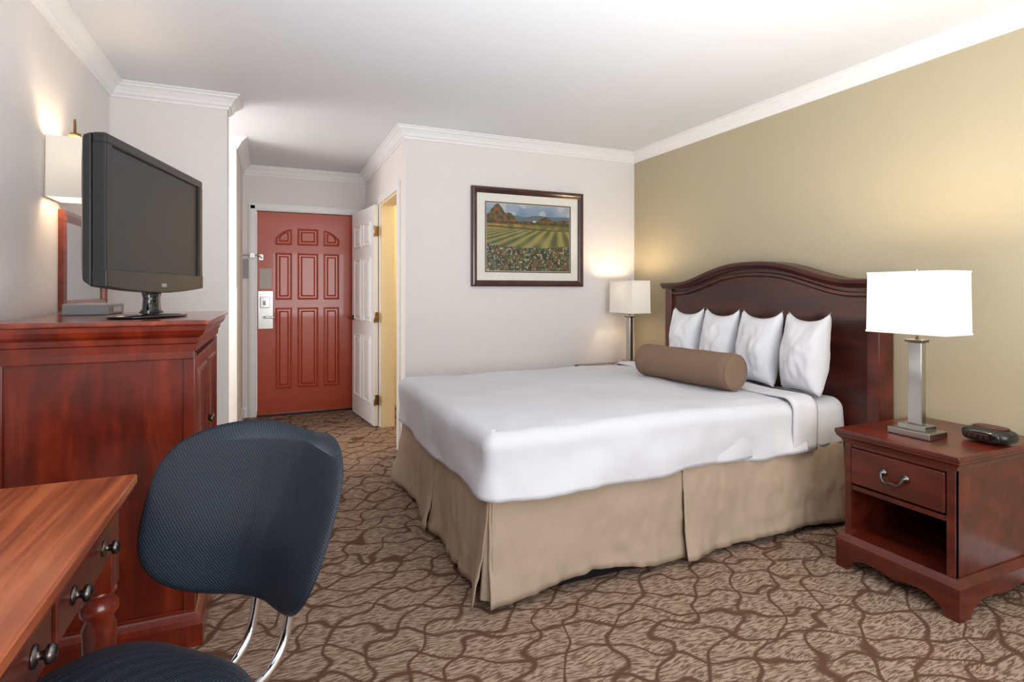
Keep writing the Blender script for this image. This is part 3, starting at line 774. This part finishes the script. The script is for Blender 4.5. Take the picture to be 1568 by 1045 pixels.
pad('backrest',backfn,'chairf')
def seatfn(r,th,side):
    p=.65
    a=spow(math.cos(th),p)*r; b2=spow(math.sin(th),p)*r
    x=a*.235-.02; y=b2*.225
    t=.042*(max(0,1-r**4))**.5
    z=.422+(t if side==1 else -t*.8) -.02*max(0,-b2)**3 +.01*a*a
    return (x,y,z)
pad('seat',seatfn,'chairf')
for s in (-1,1):
    tube('back_support_%d'%(s+1),[(s*.055-.02,BYC+.05,.62),(s*.055-.02,BYC+.04,.52),(s*.055-.02,BYC+.03,.43),(s*.055-.02,BYC-.0,.345),(s*.055-.02,BYC-.07,.305),(s*.055-.01,.20,.32),(s*.055,.08,.36)],.012,'chrome',ch,local=True)
box('back_bracket',(-.10,.06,BYC+.037,BYC+.06,.57,.72),'black',ch,bevel=.01,local=True)
box('seat_plate',(-.11,.11,-.1,.12,.35,.39),'black',ch,bevel=.006,local=True)
lathe('gas_lift',[(.03,.0),(.03,.12),(.018,.125),(.018,.27)],(0,0,.09),'black',ch,local=True)
for i in range(5):
    t=2*math.pi*i/5+.3; cx_,sx2=math.cos(t),math.sin(t)
    tube('base_arm_%d'%i,[(0,0,.13),(cx_*.12,sx2*.12,.115),(cx_*.24,sx2*.24,.08)],.018,'black',ch,local=True)
    lathe('caster_%d'%i,[(.005,-.012),(.026,-.012),(.03,-.006),(.03,.006),(.026,.012),(.005,.012)],(0,0,0),'black',ch,local=True,xf=lambda v,c=cx_,s=sx2:Vector((c*.24+v.x*c-v.z*s,s*.24+v.x*s+v.z*c,.031+v.y)))
    lathe('caster_stem_%d'%i,[(.008,0),(.008,.04)],(cx_*.24,sx2*.24,.045),'black',ch,local=True)
# ---------------------------------------------------------------- lights
def area(name,loc,rot,sx,sy,e,col=(1,1,1)):
    l=bpy.data.lights.new(name,'AREA'); l.shape='RECTANGLE'; l.size=sx; l.size_y=sy; l.energy=e; l.color=col
    o=bpy.data.objects.new(name,l); o.location=loc; o.rotation_euler=rot; scene.collection.objects.link(o); return o
area('window_daylight',(1.2,YF-.02,1.37),(math.radians(90),0,0),2.3,1.45,72,(.95,.98,1))
area('upward_fill',(1.0,.7,.85),(math.radians(180),0,0),2.2,2.2,56,(.96,.98,1))  # unseen upward panel, added to brighten the ceiling
area('overhead_fill',(1.2,.3,H-.02),(0,0,0),2.0,1.6,9,(1,.98,.95))  # added soft fill from above, no fixture here
area('corridor_fill',(-1.28,4.5,1.4),(0,math.radians(-90),0),1.4,.7,24,(1,.97,.93))  # added fill hidden in the recess, brightens the corridor; no real lamp
def pt(name,loc,e,col,r=.1):
    l=bpy.data.lights.new(name,'POINT'); l.energy=e; l.color=col; l.shadow_soft_size=r
    o=bpy.data.objects.new(name,l); o.location=loc; scene.collection.objects.link(o)
pt('bathroom_light',(1.7,5.0,2.1),25,(1,.82,.55),.15)
wd=bpy.data.worlds.new('world'); scene.world=wd; wd.use_nodes=True
wd.node_tree.nodes['Background'].inputs[0].default_value=(.8,.9,1,1); wd.node_tree.nodes['Background'].inputs[1].default_value=1.0
# ---------------------------------------------------------------- camera
cam=bpy.data.cameras.new('camera'); co=bpy.data.objects.new('camera',cam); scene.collection.objects.link(co)
co.location=(0,0,1.24); co.rotation_euler=(math.radians(90),0,math.radians(-23.5))
cam.sensor_width=36; cam.lens=850/1568*36; cam.shift_y=-77/1568; cam.clip_start=.02
scene.camera=co
